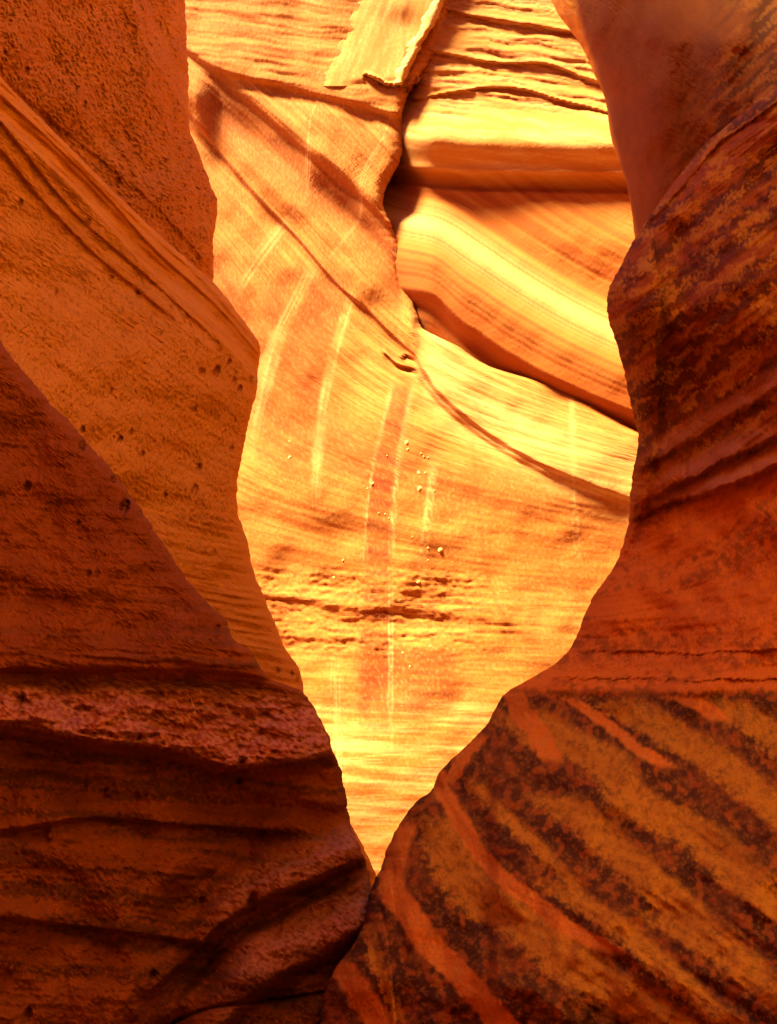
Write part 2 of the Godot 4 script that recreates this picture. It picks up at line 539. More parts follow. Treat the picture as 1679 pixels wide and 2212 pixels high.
var fin_pits := PackedVector4Array([Vector4(55, 155, 6, 0.05), Vector4(167, 193, 5, 0.04), Vector4(182, 224, 5, 0.04), Vector4(284, 157, 6, 0.04), Vector4(220, 188, 4, 0.03), Vector4(222, 199, 4, 0.03), Vector4(254, 392, 6, 0.06), Vector4(10, 115, 4, 0.03), Vector4(453, 417, 3, 0.03), Vector4(462, 515, 3, 0.03), Vector4(120, 135, 3, 0.02)])

func fin_tint(a: float, b: float, p: Vector3) -> Color:
	var m := n_soft.get_noise_2d(a * 0.006 + 3.0, b * 0.006)
	var f := n_fine.get_noise_2d(a * 0.06, b * 0.05)
	var c := mixc(AMBER, CLAY, 0.75 + 0.5 * m + 0.3 * f)
	c = mixc(c, SAND, 0.35 * sm(0.2, 0.8, f + m))
	return c

# ------------------------------------------------------------------ middle left ridge
var mid_f := [
	Fold.new([[-60, 125], [0, 180], [160, 345], [328, 510], [430, 602], [521, 706], [590, 790]],
		[[-30, 0.02], [-6, 0.0], [3, 0.05], [18, 0.03], [34, 0.0]], 60, 60),
	Fold.new([[-60, 160], [60, 265], [219, 419], [328, 540], [474, 674], [556, 769], [620, 830]],
		[[-34, 0], [-8, -0.01], [0, 0.05], [14, 0.10], [26, 0.04], [36, -0.03], [60, -0.01], [90, 0]], 60, 60),
	Fold.new([[-60, 205], [0, 262], [146, 443], [310, 590], [420, 690]],
		[[-14, 0], [-2, -0.02], [4, 0.02], [26, 0.0]], 60, 80),
	Fold.new([[-60, 260], [0, 320], [100, 440], [220, 560], [330, 650]],
		[[-20, 0], [-2, -0.02], [6, 0.03], [46, 0.0]], 60, 80),
]
var mid_pits := PackedVector4Array([Vector4(467, 803, 7, 0.07), Vector4(433, 803, 5, 0.04), Vector4(440, 803, 4, 0.04), Vector4(474, 757, 4, 0.03), Vector4(495, 782, 4, 0.04), Vector4(506, 825, 5, 0.04), Vector4(518, 842, 5, 0.05), Vector4(542, 820, 4, 0.04), Vector4(240, 846, 4, 0.03), Vector4(260, 950, 5, 0.05), Vector4(178, 929, 5, 0.04), Vector4(283, 935, 4, 0.03), Vector4(308, 980, 4, 0.03), Vector4(333, 952, 3, 0.02), Vector4(201, 877, 3, 0.02), Vector4(430, 1010, 5, 0.05), Vector4(420, 1060, 7, 0.06), Vector4(500, 972, 4, 0.03), Vector4(44, 439, 5, 0.05), Vector4(191, 480, 4, 0.03), Vector4(240, 602, 4, 0.03), Vector4(122, 630, 3, 0.03), Vector4(298, 635, 4, 0.03), Vector4(87, 547, 3, 0.02), Vector4(356, 1070, 4, 0.03), Vector4(463, 1195, 4, 0.03), Vector4(508, 908, 3, 0.03), Vector4(420, 885, 4, 0.03), Vector4(600, 1450, 4, 0.03), Vector4(630, 1455, 3, 0.03), Vector4(642, 1470, 3, 0.03)])

func mid_depth(a: float, b: float) -> float:
	var z := 6.1 - (560.0 - a) / 560.0 * 2.0
	z -= 0.55 * sm(960, 1600, b) - 0.85 * sm(1050, 450, b + 0.3 * a)
	z += 0.14 * sm(1060, 820, b) * sm(300, 560, a)
	z += 0.12 * n_soft.get_noise_2d(a * 0.004 + 5.0, b * 0.004)
	for f in mid_f:
		z += f.at(a, b)
	z += 1.6 * sm(10, -240, a) * sm(700, 1050, b)
	var q := b - lerpf(0.75, 0.18, sm(850, 1250, b)) * (a - 400.0)
	var low := sm(1080, 1250, b)
	z += (0.006 + 0.014 * low) * n_bed.get_noise_2d(q * 0.05, a * 0.004)
	z += pits(a, b, mid_pits)
	var under: float = sm(-10, 60, mid_f[1].off(a, b))
	z += grit(a, b, lerpf(0.25, 1.5 - 0.7 * low, under))
	return z

func mid_tint(a: float, b: float, p: Vector3) -> Color:
	var m := n_soft.get_noise_2d(a * 0.006 + 73.0, b * 0.006)
	var f := n_fine.get_noise_2d(a * 0.07, b * 0.06)
	var q := b - lerpf(0.75, 0.18, sm(850, 1250, b)) * (a - 400.0)
	var bed := n_bed.get_noise_2d(q * 0.04, a * 0.004 + 30.0)
	var c := mixc(AMBER, HONEY, 0.55 + 0.5 * m + 0.3 * f + 0.2 * bed)
	c = mixc(c, CLAY, 0.3 * sm(0.1, 0.6, bed))
	return c

# ------------------------------------------------------------------ near left buttress
var nl_f := [
	Fold.new([[-300, 1450], [0, 1450], [300, 1448], [480, 1452], [575, 1466], [650, 1480]],
		[[-160, 0], [-50, -0.05], [-6, -0.06], [6, 0.02], [24, 0.06], [46, 0.05], [80, -0.02], [130, -0.03], [260, 0]], 10, 60),
	Fold.new([[-300, 1556], [0, 1569], [206, 1603], [360, 1621], [450, 1646], [515, 1662], [566, 1654], [669, 1641], [760, 1612]],
		[[-120, 0.0], [-60, -0.07], [-8, -0.15], [4, -0.03], [30, 0.06], [100, 0.05], [240, 0.0]], 10, 60),
	Fold.new([[-300, 1790], [0, 1800], [200, 1775], [400, 1790], [560, 1800]],
		[[-60, 0], [-12, -0.03], [2, 0.05], [40, 0.03], [100, 0]], 10, 100),
	Fold.new([[-300, 1970], [0, 1985], [200, 2010], [330, 2025], [430, 2040]],
		[[-50, 0], [-8, -0.03], [4, 0.05], [40, 0.02], [90, 0]], 10, 60),
	Fold.new([[380, 2010], [470, 1930], [560, 1880], [650, 1845], [760, 1800], [850, 1770]],
		[[-90, 0.0], [-30, 0.06], [0, 0.02], [30, -0.08], [55, -0.09], [75, 0.04], [130, 0.08], [200, 0]], 80, 40),
	Fold.new([[430, 2120], [520, 2040], [640, 1970], [720, 1930], [830, 1880]],
		[[-50, 0], [-20, 0.07], [10, -0.06], [50, -0.10], [95, -0.10], [140, 0.05], [260, 0.0]], 80, 40),
	Fold.new([[330, 2230], [450, 2180], [600, 2160], [720, 2140], [800, 2120]],
		[[-30, 0], [-6, 0.02], [0, 0.06], [8, -0.02], [40, -0.02], [120, 0]], 60, 40),
]
var nl_pits := PackedVector4Array([Vector4(270, 1095, 9, 0.06), Vector4(178, 963, 6, 0.04), Vector4(245, 1035, 5, 0.04), Vector4(60, 1050, 6, 0.03), Vector4(520, 1665, 15, 0.07), Vector4(545, 1950, 11, 0.06), Vector4(45, 1510, 8, 0.04), Vector4(210, 1240, 5, 0.02), Vector4(192, 1240, 4, 0.02), Vector4(170, 1130, 4, 0.02), Vector4(470, 1360, 6, 0.03), Vector4(560, 1640, 6, 0.03), Vector4(300, 1590, 5, 0.03), Vector4(435, 1945, 5, 0.03), Vector4(145, 1930, 5, -0.02), Vector4(190, 1690, 5, -0.02), Vector4(235, 1710, 6, -0.03), Vector4(340, 1660, 5, -0.02), Vector4(25, 2090, 8, -0.04), Vector4(290, 2190, 9, -0.04), Vector4(110, 1800, 8, -0.03), Vector4(430, 2040, 9, -0.04), Vector4(80, 1940, 5, -0.02), Vector4(60, 2190, 8, 0.04), Vector4(330, 2105, 6, 0.03)])

func nl_depth(a: float, b: float) -> float:
	var e: float = minf(nl_edge.at(b), 800.0)
	var z := 3.45 - (e - a) / 600.0 * 0.35 - 0.15 * sm(900, 1450, b)
	z -= 0.12 * sm(1500, 2300, b)
	z += 0.10 * n_soft.get_noise_2d(a * 0.004 + 55.0, b * 0.005)
	z += 0.12 * bump(a - 450.0 - 0.4 * (2000.0 - b), 140.0) * sm(1650, 1800, b)
	for f in nl_f:
		z += f.at(a, b)
	var q := b - 0.07 * (a - 300.0) + 10.0 * n_soft.get_noise_2d(a * 0.006, b * 0.006)
	var led := sm(1395, 1410, b) * (1.0 - sm(1440, 1452, b))
	z += (0.005 + 0.014 * led) * n_bed.get_noise_2d(q * 0.05, a * 0.003) + 0.002 * n_bed.get_noise_2d(q * 0.2, a * 0.006)
	z += pits(a, b, nl_pits)
	var o: float = nl_f[0].off(a, b)
	var shelf := sm(20, 60, o) * (1.0 - sm(-6, 6, nl_f[1].off(a, b)))
	z += shelf * (0.045 * n_fine.get_noise_2d(a * 0.009, b * 0.022) + 0.014 * n_fine.get_noise_2d(a * 0.03 + 9.0, b * 0.06) + 0.004 * n_one.get_noise_2d(a * 0.1, b * 0.12))
	z += 0.006 * n_fine.get_noise_2d(a * 0.05, b * 0.05) + 0.004 * n_one.get_noise_2d(a * 0.15, b * 0.15)
	return z

func nl_tint(a: float, b: float, p: Vector3) -> Color:
	var m := n_soft.get_noise_2d(a * 0.005 + 13.0, b * 0.006)
	var f := n_fine.get_noise_2d(a * 0.06, b * 0.08)
	var q := b - 0.07 * (a - 300.0) + 14.0 * n_soft.get_noise_2d(a * 0.008, b * 0.008)
	var bed := n_bed.get_noise_2d(q * 0.018, a * 0.0015 + 10.0)
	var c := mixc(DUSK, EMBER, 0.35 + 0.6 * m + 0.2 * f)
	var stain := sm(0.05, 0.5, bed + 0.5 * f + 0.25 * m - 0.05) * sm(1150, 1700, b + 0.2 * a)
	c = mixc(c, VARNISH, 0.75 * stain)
	# crust of the ledge: broken brown, with skylight painted on it in mauve
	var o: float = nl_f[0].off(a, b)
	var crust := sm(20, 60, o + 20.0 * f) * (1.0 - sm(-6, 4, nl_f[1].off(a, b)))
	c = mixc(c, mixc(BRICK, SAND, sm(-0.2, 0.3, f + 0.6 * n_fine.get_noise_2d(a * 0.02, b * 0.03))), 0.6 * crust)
	c = mixc(c, SKY_MAUVE, 0.55 * crust * sm(-0.35, 0.3, f + m))
	var skylight := bump(nl_f[4].off(a, b) - 20.0, 60.0) * sm(430, 520, a) + bump(nl_f[5].off(a, b) - 50.0, 75.0) * sm(440, 560, a)  # where lavender skylight is painted on the lower folds
	c = mixc(c, SKY_MAUVE, 0.7 * skylight * sm(-0.5, 0.1, f + 0.5 * m))
	return c

var nl_edge := Line1.new([[560, -130], [733, 0], [766, 22], [820, 66], [871, 109], [911, 153], [962, 193], [1010, 237], [1057, 273], [1108, 310], [1137, 328], [1192, 365], [1236, 394], [1291, 437], [1334, 485], [1385, 510], [1404, 540], [1440, 561], [1462, 580], [1476, 605], [1487, 642], [1513, 667], [1542, 685], [1582, 707], [1626, 722], [1662, 736], [1710, 746], [1760, 755], [1793, 762], [1844, 784], [1892, 798], [1930, 806], [2000, 815], [2200, 830], [2400, 840]])

# ------------------------------------------------------------------ upper right wall
var ur_f := Fold.new([[-200, 1195], [0, 1250], [73, 1268], [145, 1293], [211, 1310], [320, 1338], [420, 1362]], [[-110, 0.5], [-10, 0.03], [0, 0.0], [8, -0.01], [40, 0.0]], 30, 30, true)
func ur_depth(a: float, b: float) -> float:
	var z := 5.9 - (a - 1371.0) / 310.0 * 1.25
	z += 0.12 * n_soft.get_noise_2d(a * 0.005 + 91.0, b * 0.003)
	z += ur_f.at(a, b) + 0.35 * sm(100, -40, b) * sm(1260, 1500, a)
	z += 0.012 * n_fine.get_noise_2d(a * 0.06, b * 0.05) * (1.0 - sm(-14, 2, ur_f.off(a, b)))
	z -= 0.18 * bump(a - 1395.0 - 0.10 * b, 130.0)
	z += 0.10 * sm(1560, 1700, a + 0.3 * b)
	z += 0.005 * n_fine.get_noise_2d(a * 0.05, b * 0.03) + 0.003 * n_one.get_noise_2d(a * 0.15, b * 0.12)
	return z

func ur_tint(a: float, b: float, p: Vector3) -> Color:
	var m := n_soft.get_noise_2d(a * 0.006 + 33.0, b * 0.003)
	var f := n_fine.get_noise_2d(a * 0.05, b * 0.02)
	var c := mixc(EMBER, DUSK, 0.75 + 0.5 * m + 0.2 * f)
	c = mixc(c, mixc(AMBER, CLAY, 0.5 + f), 1.0 - sm(-16, 2, ur_f.off(a, b)))  # edge strip: glow from the back wall painted in amber
	var x := n_fine.get_noise_2d((a + b) * 0.02, (a - b) * 0.005)
	c = mixc(c, VARNISH, 0.7 * sm(1500, 1640, a + 0.25 * b) * sm(-0.3, 0.2, x))
	c = mixc(c, CLAY, 0.55 * sm(1540, 1640, a + 0.3 * b) * sm(0.0, 0.6, n_fine.get_noise_2d((a + b) * 0.025, (a - b) * 0.006 + 20.0) + 0.5 * n_fine.get_noise_2d(a * 0.08, b * 0.08)))
	return c

# ------------------------------------------------------------------ near right bulge
var nr_edge := Line1.new([[60, 1880], [185, 1679], [240, 1610], [302, 1533], [356, 1486], [418, 1439], [505, 1377], [516, 1370], [574, 1341], [625, 1315], [654, 1311], [691, 1315], [745, 1333], [793, 1346], [838, 1355], [900, 1370], [948, 1379], [1003, 1371], [1065, 1362], [1130, 1357], [1210, 1333], [1240, 1315], [1283, 1286], [1327, 1264], [1374, 1246], [1415, 1220], [1444, 1184], [1473, 1133], [1493, 1096], [1516, 1079], [1567, 1050], [1622, 995], [1666, 951], [1710, 929], [1735, 896], [1775, 867], [1830, 838], [1881, 820], [1917, 802], [1976, 791], [2005, 783], [2049, 758], [2082, 732], [2122, 710], [2162, 700], [2209, 692], [2400, 670]])
var nr_f := [
	# crest seam and the nose beneath it
	Fold.new([[1340, 545], [1439, 448], [1533, 335], [1679, 225], [1800, 130]],
		[[-30, 0], [-6, -0.02], [3, 0.03], [22, 0.0]], 60, 60),
	Fold.new([[500, 1390], [560, 1412], [640, 1424], [760, 1412], [850, 1418], [900, 1416], [1000, 1402], [1100, 1380], [1180, 1350]],
		[[-80, 0.0], [-14, -0.02], [2, 0.0], [16, 0.07], [60, 0.09], [170, 0]], 40, 80, true),
	# bedding ribs that fan out to the right
	Fold.new([[1375, 1100], [1450, 1058], [1560, 1005], [1679, 950], [1900, 850]],
		[[-50, 0], [-10, -0.03], [4, 0.03], [50, 0]], 40, 60),
	Fold.new([[1365, 1130], [1450, 1088], [1560, 1060], [1679, 1010], [1900, 920]],
		[[-40, 0], [-8, -0.03], [4, 0.05], [80, 0]], 40, 60),
	Fold.new([[1400, 1010], [1500, 950], [1600, 890], [1700, 830], [1900, 720]],
		[[-60, 0], [-10, -0.02], [10, 0.03], [60, 0]], 40, 60),
	# shelf
	Fold.new([[1080, 1496], [1133, 1490], [1250, 1494], [1400, 1495], [1700, 1492], [2000, 1490]],
		[[-220, 0.10], [-120, 0.08], [-50, 0.02], [-10, -0.015], [1, -0.015], [8, 0.0], [40, 0.0], [200, -0.12], [900, -0.12]], 30, 60),
	Fold.new([[1150, 1462], [1250, 1466], [1400, 1468], [1700, 1470], [2000, 1470]],
		[[-10, 0], [-2, -0.012], [1, 0.012], [12, 0]], 30, 60),
	Fold.new([[1230, 1408], [1330, 1409], [1460, 1411], [1700, 1406], [2000, 1404]],
		[[-10, 0], [-2, -0.010], [1, 0.010], [14, 0]], 30, 60),
]
var nr_stripe := Line1.new([[400, 900], [845, 1500], [900, 1640], [929, 1705], [977, 1790], [1050, 1877], [1122, 1936], [1181, 1968], [1300, 2045], [1500, 2180], [1700, 2310], [2100, 2560]])

# bare red stripes and ochre crusts of the foot: a(b), half width
func stroke(pts: Array, w0: float, soft: float, fade := 40.0) -> Fold:
	return Fold.new(pts, [[-w0 - soft, 0], [-w0, 1], [w0, 1], [w0 + soft, 0]], fade, fade, true)
var nr_red := [
	stroke([[1670, 940], [1712, 960], [1782, 1000], [1853, 1044], [1912, 1103], [1953, 1162], [2000, 1221], [2040, 1290]], 13, 9, 30),
	stroke([[1790, 872], [1841, 856], [1912, 846], [1970, 880], [2047, 935], [2106, 992], [2159, 1040], [2230, 1100]], 22, 10, 30),
	stroke([[1505, 1112], [1541, 1127], [1583, 1160], [1630, 1185]], 19, 9, 30),
	stroke([[1518, 1245], [1577, 1327], [1618, 1380], [1647, 1427]], 8, 7, 20),
	stroke([[1512, 1490], [1525, 1515], [1550, 1550]], 12, 8, 14),
	stroke([[2090, 738], [2130, 768], [2190, 806], [2300, 880]], 20, 14, 24),
	stroke([[1600, 1030], [1640, 1000], [1680, 975]], 9, 8, 20),
]
var nr_ochre := [
	stroke([[1560, 1150], [1606, 1221], [1647, 1300], [1735, 1380], [1812, 1515], [1912, 1632], [2000, 1760]], 26, 26),
	stroke([[1540, 1380], [1588, 1456], [1641, 1544], [1712, 1632], [1800, 1740]], 22, 20),
	stroke([[1740, 1225], [1782, 1280], [1871, 1368], [1947, 1456], [2059, 1574], [2160, 1690]], 24, 22),
	stroke([[1710, 1040], [1747, 1074], [1829, 1162], [1900, 1230]], 6, 16),
	stroke([[1790, 955], [1853, 974], [1941, 1044], [2018, 1162], [2088, 1250], [2165, 1368], [2260, 1500]], 30, 26),
	stroke([[2020, 800], [2077, 812], [2165, 848], [2240, 880]], 5, 10),
	stroke([[2000, 1480], [2080, 1600], [2160, 1700]], 20, 24),
	stroke([[1930, 1230], [2000, 1330], [2100, 1450], [2200, 1560]], 12, 20),
	stroke([[1540, 1600], [1600, 1680], [1680, 1760]], 20, 24),
]

func nr_q(a: float, b: float) -> float:
	var l := nr_stripe.at(a)
	var s := (nr_stripe.at(a + 10.0) - l) * 0.1
	return (b - l) / sqrt(1.0 + s * s)

func nr_depth(a: float, b: float) -> float:
	var e := clampf(nr_edge.at(b), 690.0, 1500.0)
	var z := 3.75 - (a - e) / 420.0 * 0.85
	if a - e > 420.0: z += (a - e - 420.0) / 420.0 * 0.45
	z -= 1.05 * sm(1440, 2150, b)
	z += 0.10 * n_soft.get_noise_2d(a * 0.004 + 7.0, b * 0.004 + 80.0)
	var bb := b + 7.0 * n_soft.get_noise_2d(a * 0.012, 5.0) + 3.0 * n_fine.get_noise_2d(a * 0.05, 9.0)
	for f in nr_f:
		z += f.at(a, bb)
	if b > 1480.0:
		z += sm(1490, 1560, b) * 0.035 * n_soft.get_noise_2d(nr_q(a, b) * 0.012, a * 0.002)
	else:
		var s := lerpf(-0.75, -0.05, sm(950, 1420, b))
		var q := b - s * (a - 1400.0)
		z += 0.008 * n_bed.get_noise_2d(q * 0.04, a * 0.003)
	z += 0.003 * n_fine.get_noise_2d(a * 0.04, b * 0.04) + 0.002 * n_one.get_noise_2d(a * 0.13, b * 0.13)
	return z

func nr_tint(a: float, b: float, p: Vector3) -> Color:
	var m := n_soft.get_noise_2d(a * 0.005 + 44.0, b * 0.005)
	var f := n_fine.get_noise_2d(a * 0.03, b * 0.03)
	var g := n_fine.get_noise_2d(a * 0.085 + 30.0, b * 0.085)
	var h := n_one.get_noise_2d(a * 0.2, b * 0.2 + 70.0)
	var c := mixc(HOT, ORANGE, 0.3 + 0.5 * m)
	if b < 1500.0:
		var s := lerpf(-0.75, -0.12, sm(1000, 1420, b))
		var q := b - s * (a - 1400.0) + 12.0 * f
		var bed := n_bed.get_noise_2d(q * 0.014, a * 0.0015)
		var bed2 := n_bed.get_noise_2d(q * 0.06, a * 0.004)
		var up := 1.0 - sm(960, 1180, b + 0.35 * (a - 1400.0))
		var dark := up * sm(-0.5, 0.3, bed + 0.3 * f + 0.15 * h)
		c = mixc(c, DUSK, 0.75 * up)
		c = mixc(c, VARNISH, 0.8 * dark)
		c = mixc(c, OCHRE, up * 0.8 * sm(-0.1, 0.6, n_fine.get_noise_2d(q * 0.02, (a - b) * 0.006 + 9.0) + 0.45 * g + 0.25 * h))
		c = mixc(c, VARNISH, 0.5 * (1.0 - up) * sm(0.05, 0.7, bed * 0.7 + f * 0.7 + 0.3 * g + 0.2 * h))
		c = mixc(c, BRICK, 0.3 * sm(0.1, 0.5, bed2))
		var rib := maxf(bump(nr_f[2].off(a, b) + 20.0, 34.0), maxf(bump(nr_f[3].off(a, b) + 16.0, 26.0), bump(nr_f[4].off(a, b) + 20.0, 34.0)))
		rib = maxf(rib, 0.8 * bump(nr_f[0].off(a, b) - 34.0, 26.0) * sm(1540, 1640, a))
		c = mixc(c, mixc(CLAY, SKY_MAUVE, 0.6), 0.85 * rib * sm(1390, 1470, a))  # mauve skylight painted along the ribs and crest seam
	var low := sm(1484, 1506, b + 7.0 * n_soft.get_noise_2d(a * 0.012, 5.0) + 3.0 * n_fine.get_noise_2d(a * 0.05, 9.0) + 5.0 * f)
	if low > 0.0:
		var wa := a + 9.0 * f + 5.0 * g + 2.5 * h
		var wb := b + 7.0 * n_fine.get_noise_2d(b * 0.03 + 40.0, a * 0.03) + 4.0 * n_fine.get_noise_2d(b * 0.09, a * 0.09 + 11.0)
		var och := 0.0
		for o in nr_ochre:
			och = maxf(och, o.at(wa, wb))
		var red := 0.0
		for o in nr_red:
			red = maxf(red, o.at(a + 6.0 * f + 2.5 * g, b + 4.0 * g))
		var d := mixc(VARNISH, CLAY, 0.10 + 0.35 * m + 0.2 * f)
		d = mixc(d, EMBER, sm(0.2, 0.55, n_fine.get_noise_2d(a * 0.02, b * 0.02 + 31.0)))
		var crust := clampf(och * (0.85 + 0.35 * f + 0.25 * g + 0.15 * h) + 0.3 * sm(0.2, 0.7, g + 0.5 * f), 0.0, 1.0)
		d = mixc(d, OCHRE, crust)
		d = mixc(d, mixc(HOT, AMBER, 0.4 + 0.4 * f), red * clampf(0.95 + 0.25 * g, 0.0, 1.0))
		c = mixc(c, d, low)
	return c

# ------------------------------------------------------------------ canyon beyond the frame
func wall_sheet(pts: Array, tops: Array, y0: float, lean: float, sd: float, inward: float) -> Array:
	# a canyon wall that follows a plan line; pts are Vector2(x, z); it sways as it rises
	var c := Curve3D.new()
	for i in pts.size():
		var p: Vector2 = pts[i]
		var pa: Vector2 = pts[maxi(i - 1, 0)]
		var pb: Vector2 = pts[mini(i + 1, pts.size() - 1)]
		var t := (pb - pa) / 6.0
		c.add_point(Vector3(p.x, 0, p.y), Vector3(-t.x, 0, -t.y), Vector3(t.x, 0, t.y))
	var W := int(c.get_baked_length() / 0.2) + 2
	var H := int((tops.max() - y0) / 0.2) + 2
	var pos := PackedVector3Array()
	var nor := PackedVector3Array()
	var col := PackedColorArray()
	pos.resize(W * H)
	nor.resize(W * H)
	col.resize(W * H)
	for i in W:
		var s := c.get_baked_length() * i / (W - 1)
		var p := c.sample_baked(s, true)
		var q := c.sample_baked(minf(s + 0.05, c.get_baked_length()), true) - c.sample_baked(maxf(s - 0.05, 0), true)
		var out := Vector3(-q.z, 0, q.x).normalized() * inward
		var along := float(i) / (W - 1) * (tops.size() - 1)
		var y1: float = lerpf(tops[int(along)], tops[mini(int(along) + 1, tops.size() - 1)], along - int(along))
		for j in H:
			var y := lerpf(y1, y0, float(j) / (H - 1))
			var d := lean * (y - y0) + 0.5 * n_soft.get_noise_2d(s * 0.16 + sd, y * 0.22) + 0.06 * n_bed.get_noise_2d(y * 1.1, s * 0.1 + sd)
			pos[j * W + i] = Vector3(p.x, y, p.z) + out * d
			col[j * W + i] = mixc(SAND, PALE, 0.45 + 0.6 * n_bed.get_noise_2d(y * 0.7 + sd, s * 0.05))  # paler stone chosen to bounce more light into the canyon
	for j in H:
		for i in W:
			var v := (pos[mini(j + 1, H - 1) * W + i] - pos[maxi(j - 1, 0) * W + i]).cross(pos[j * W + mini(i + 1, W - 1)] - pos[j * W + maxi(i - 1, 0)])
			nor[j * W + i] = v.normalized()
	var idx := PackedInt32Array()
	for j in H - 1:
		for i in W - 1:
			var k := j * W + i
			idx.append_array([k, k + 1, k + W + 1, k, k + W + 1, k + W])
	var A := []
	A.resize(Mesh.ARRAY_MAX)
	A[Mesh.ARRAY_VERTEX] = pos
	A[Mesh.ARRAY_NORMAL] = nor
	A[Mesh.ARRAY_COLOR] = col
	A[Mesh.ARRAY_INDEX] = idx
	return A

# a shell of stone fixed on a wall: between two chart lines, its rim set back into the wall
func patch(al: Line1, ar: Line1, b0: float, b1: float, na: int, nb: int, depth: Callable, tint: Callable) -> Array:
	var W := na + 3
	var H := nb + 3
	var pos := PackedVector3Array()
	var nor := PackedVector3Array()
	var col := PackedColorArray()
	pos.resize(W * H)
	nor.resize(W * H)
	col.resize(W * H)
	for j in H:
		var v := clampf(float(j - 1) / nb, 0.0, 1.0)
		var b := lerpf(b0, b1, v)
		for i in W:
			var u := clampf(float(i - 1) / na, 0.0, 1.0)
			var a := lerpf(al.at(b) + 7.0 * n_fine.get_noise_2d(b * 0.025, 61.0) + 3.0 * n_fine.get_noise_2d(b * 0.09, 17.0), ar.at(b) + 3.0 * n_fine.get_noise_2d(b * 0.04, 71.0), u)
			var z: float = depth.call(a, b, u, v)
			if i == 0 or j == 0 or i == W - 1 or j == H - 1:
				z += 0.2
			pos[j * W + i] = spot(a, b, z)
			col[j * W + i] = tint.call(a, b, u)
	for j in H:
		for i in W:
			var n := (pos[mini(j + 1, H - 1) * W + i] - pos[maxi(j - 1, 0) * W + i]).cross(pos[j * W + mini(i + 1, W - 1)] - pos[j * W + maxi(i - 1, 0)])
			nor[j * W + i] = n.normalized()
	var idx := PackedInt32Array()
	for j in H - 1:
		for i in W - 1:
			var k := j * W + i
			idx.append_array([k, k + 1, k + W + 1, k, k + W + 1, k + W])
	var A := []
	A.resize(Mesh.ARRAY_MAX)
	A[Mesh.ARRAY_VERTEX] = pos
	A[Mesh.ARRAY_NORMAL] = nor
	A[Mesh.ARRAY_COLOR] = col
	A[Mesh.ARRAY_INDEX] = idx
	return A

func chip_mesh(rng: RandomNumberGenerator) -> Array:       # an angular splinter of stone, about 2 across
	var st := SurfaceTool.new()
	st.begin(Mesh.PRIMITIVE_TRIANGLES)
	var n := 6
	var ring := []
	var rin2 := []
	for i in n:
		var t := TAU * i / n + rng.randf_range(-0.3, 0.3)
		var rr := rng.randf_range(0.7, 1.15)
		ring.append(Vector3(cos(t) * rr, sin(t) * rr * 1.25, -0.5))
		rin2.append(Vector3(cos(t) * rr * 0.6, sin(t) * rr * 0.75, rng.randf_range(0.4, 0.8)))
	var cen := Vector3(0, 0, 0.75)
	for i in n:
		var k := (i + 1) % n
		for v in [ring[i], rin2[i], ring[k], ring[k], rin2[i], rin2[k], rin2[i], cen, rin2[k]]:
			st.set_color(PALE)
			st.add_vertex(v)
	st.set_smooth_group(-1)
	st.generate_normals()
	return st.commit_to_arrays()

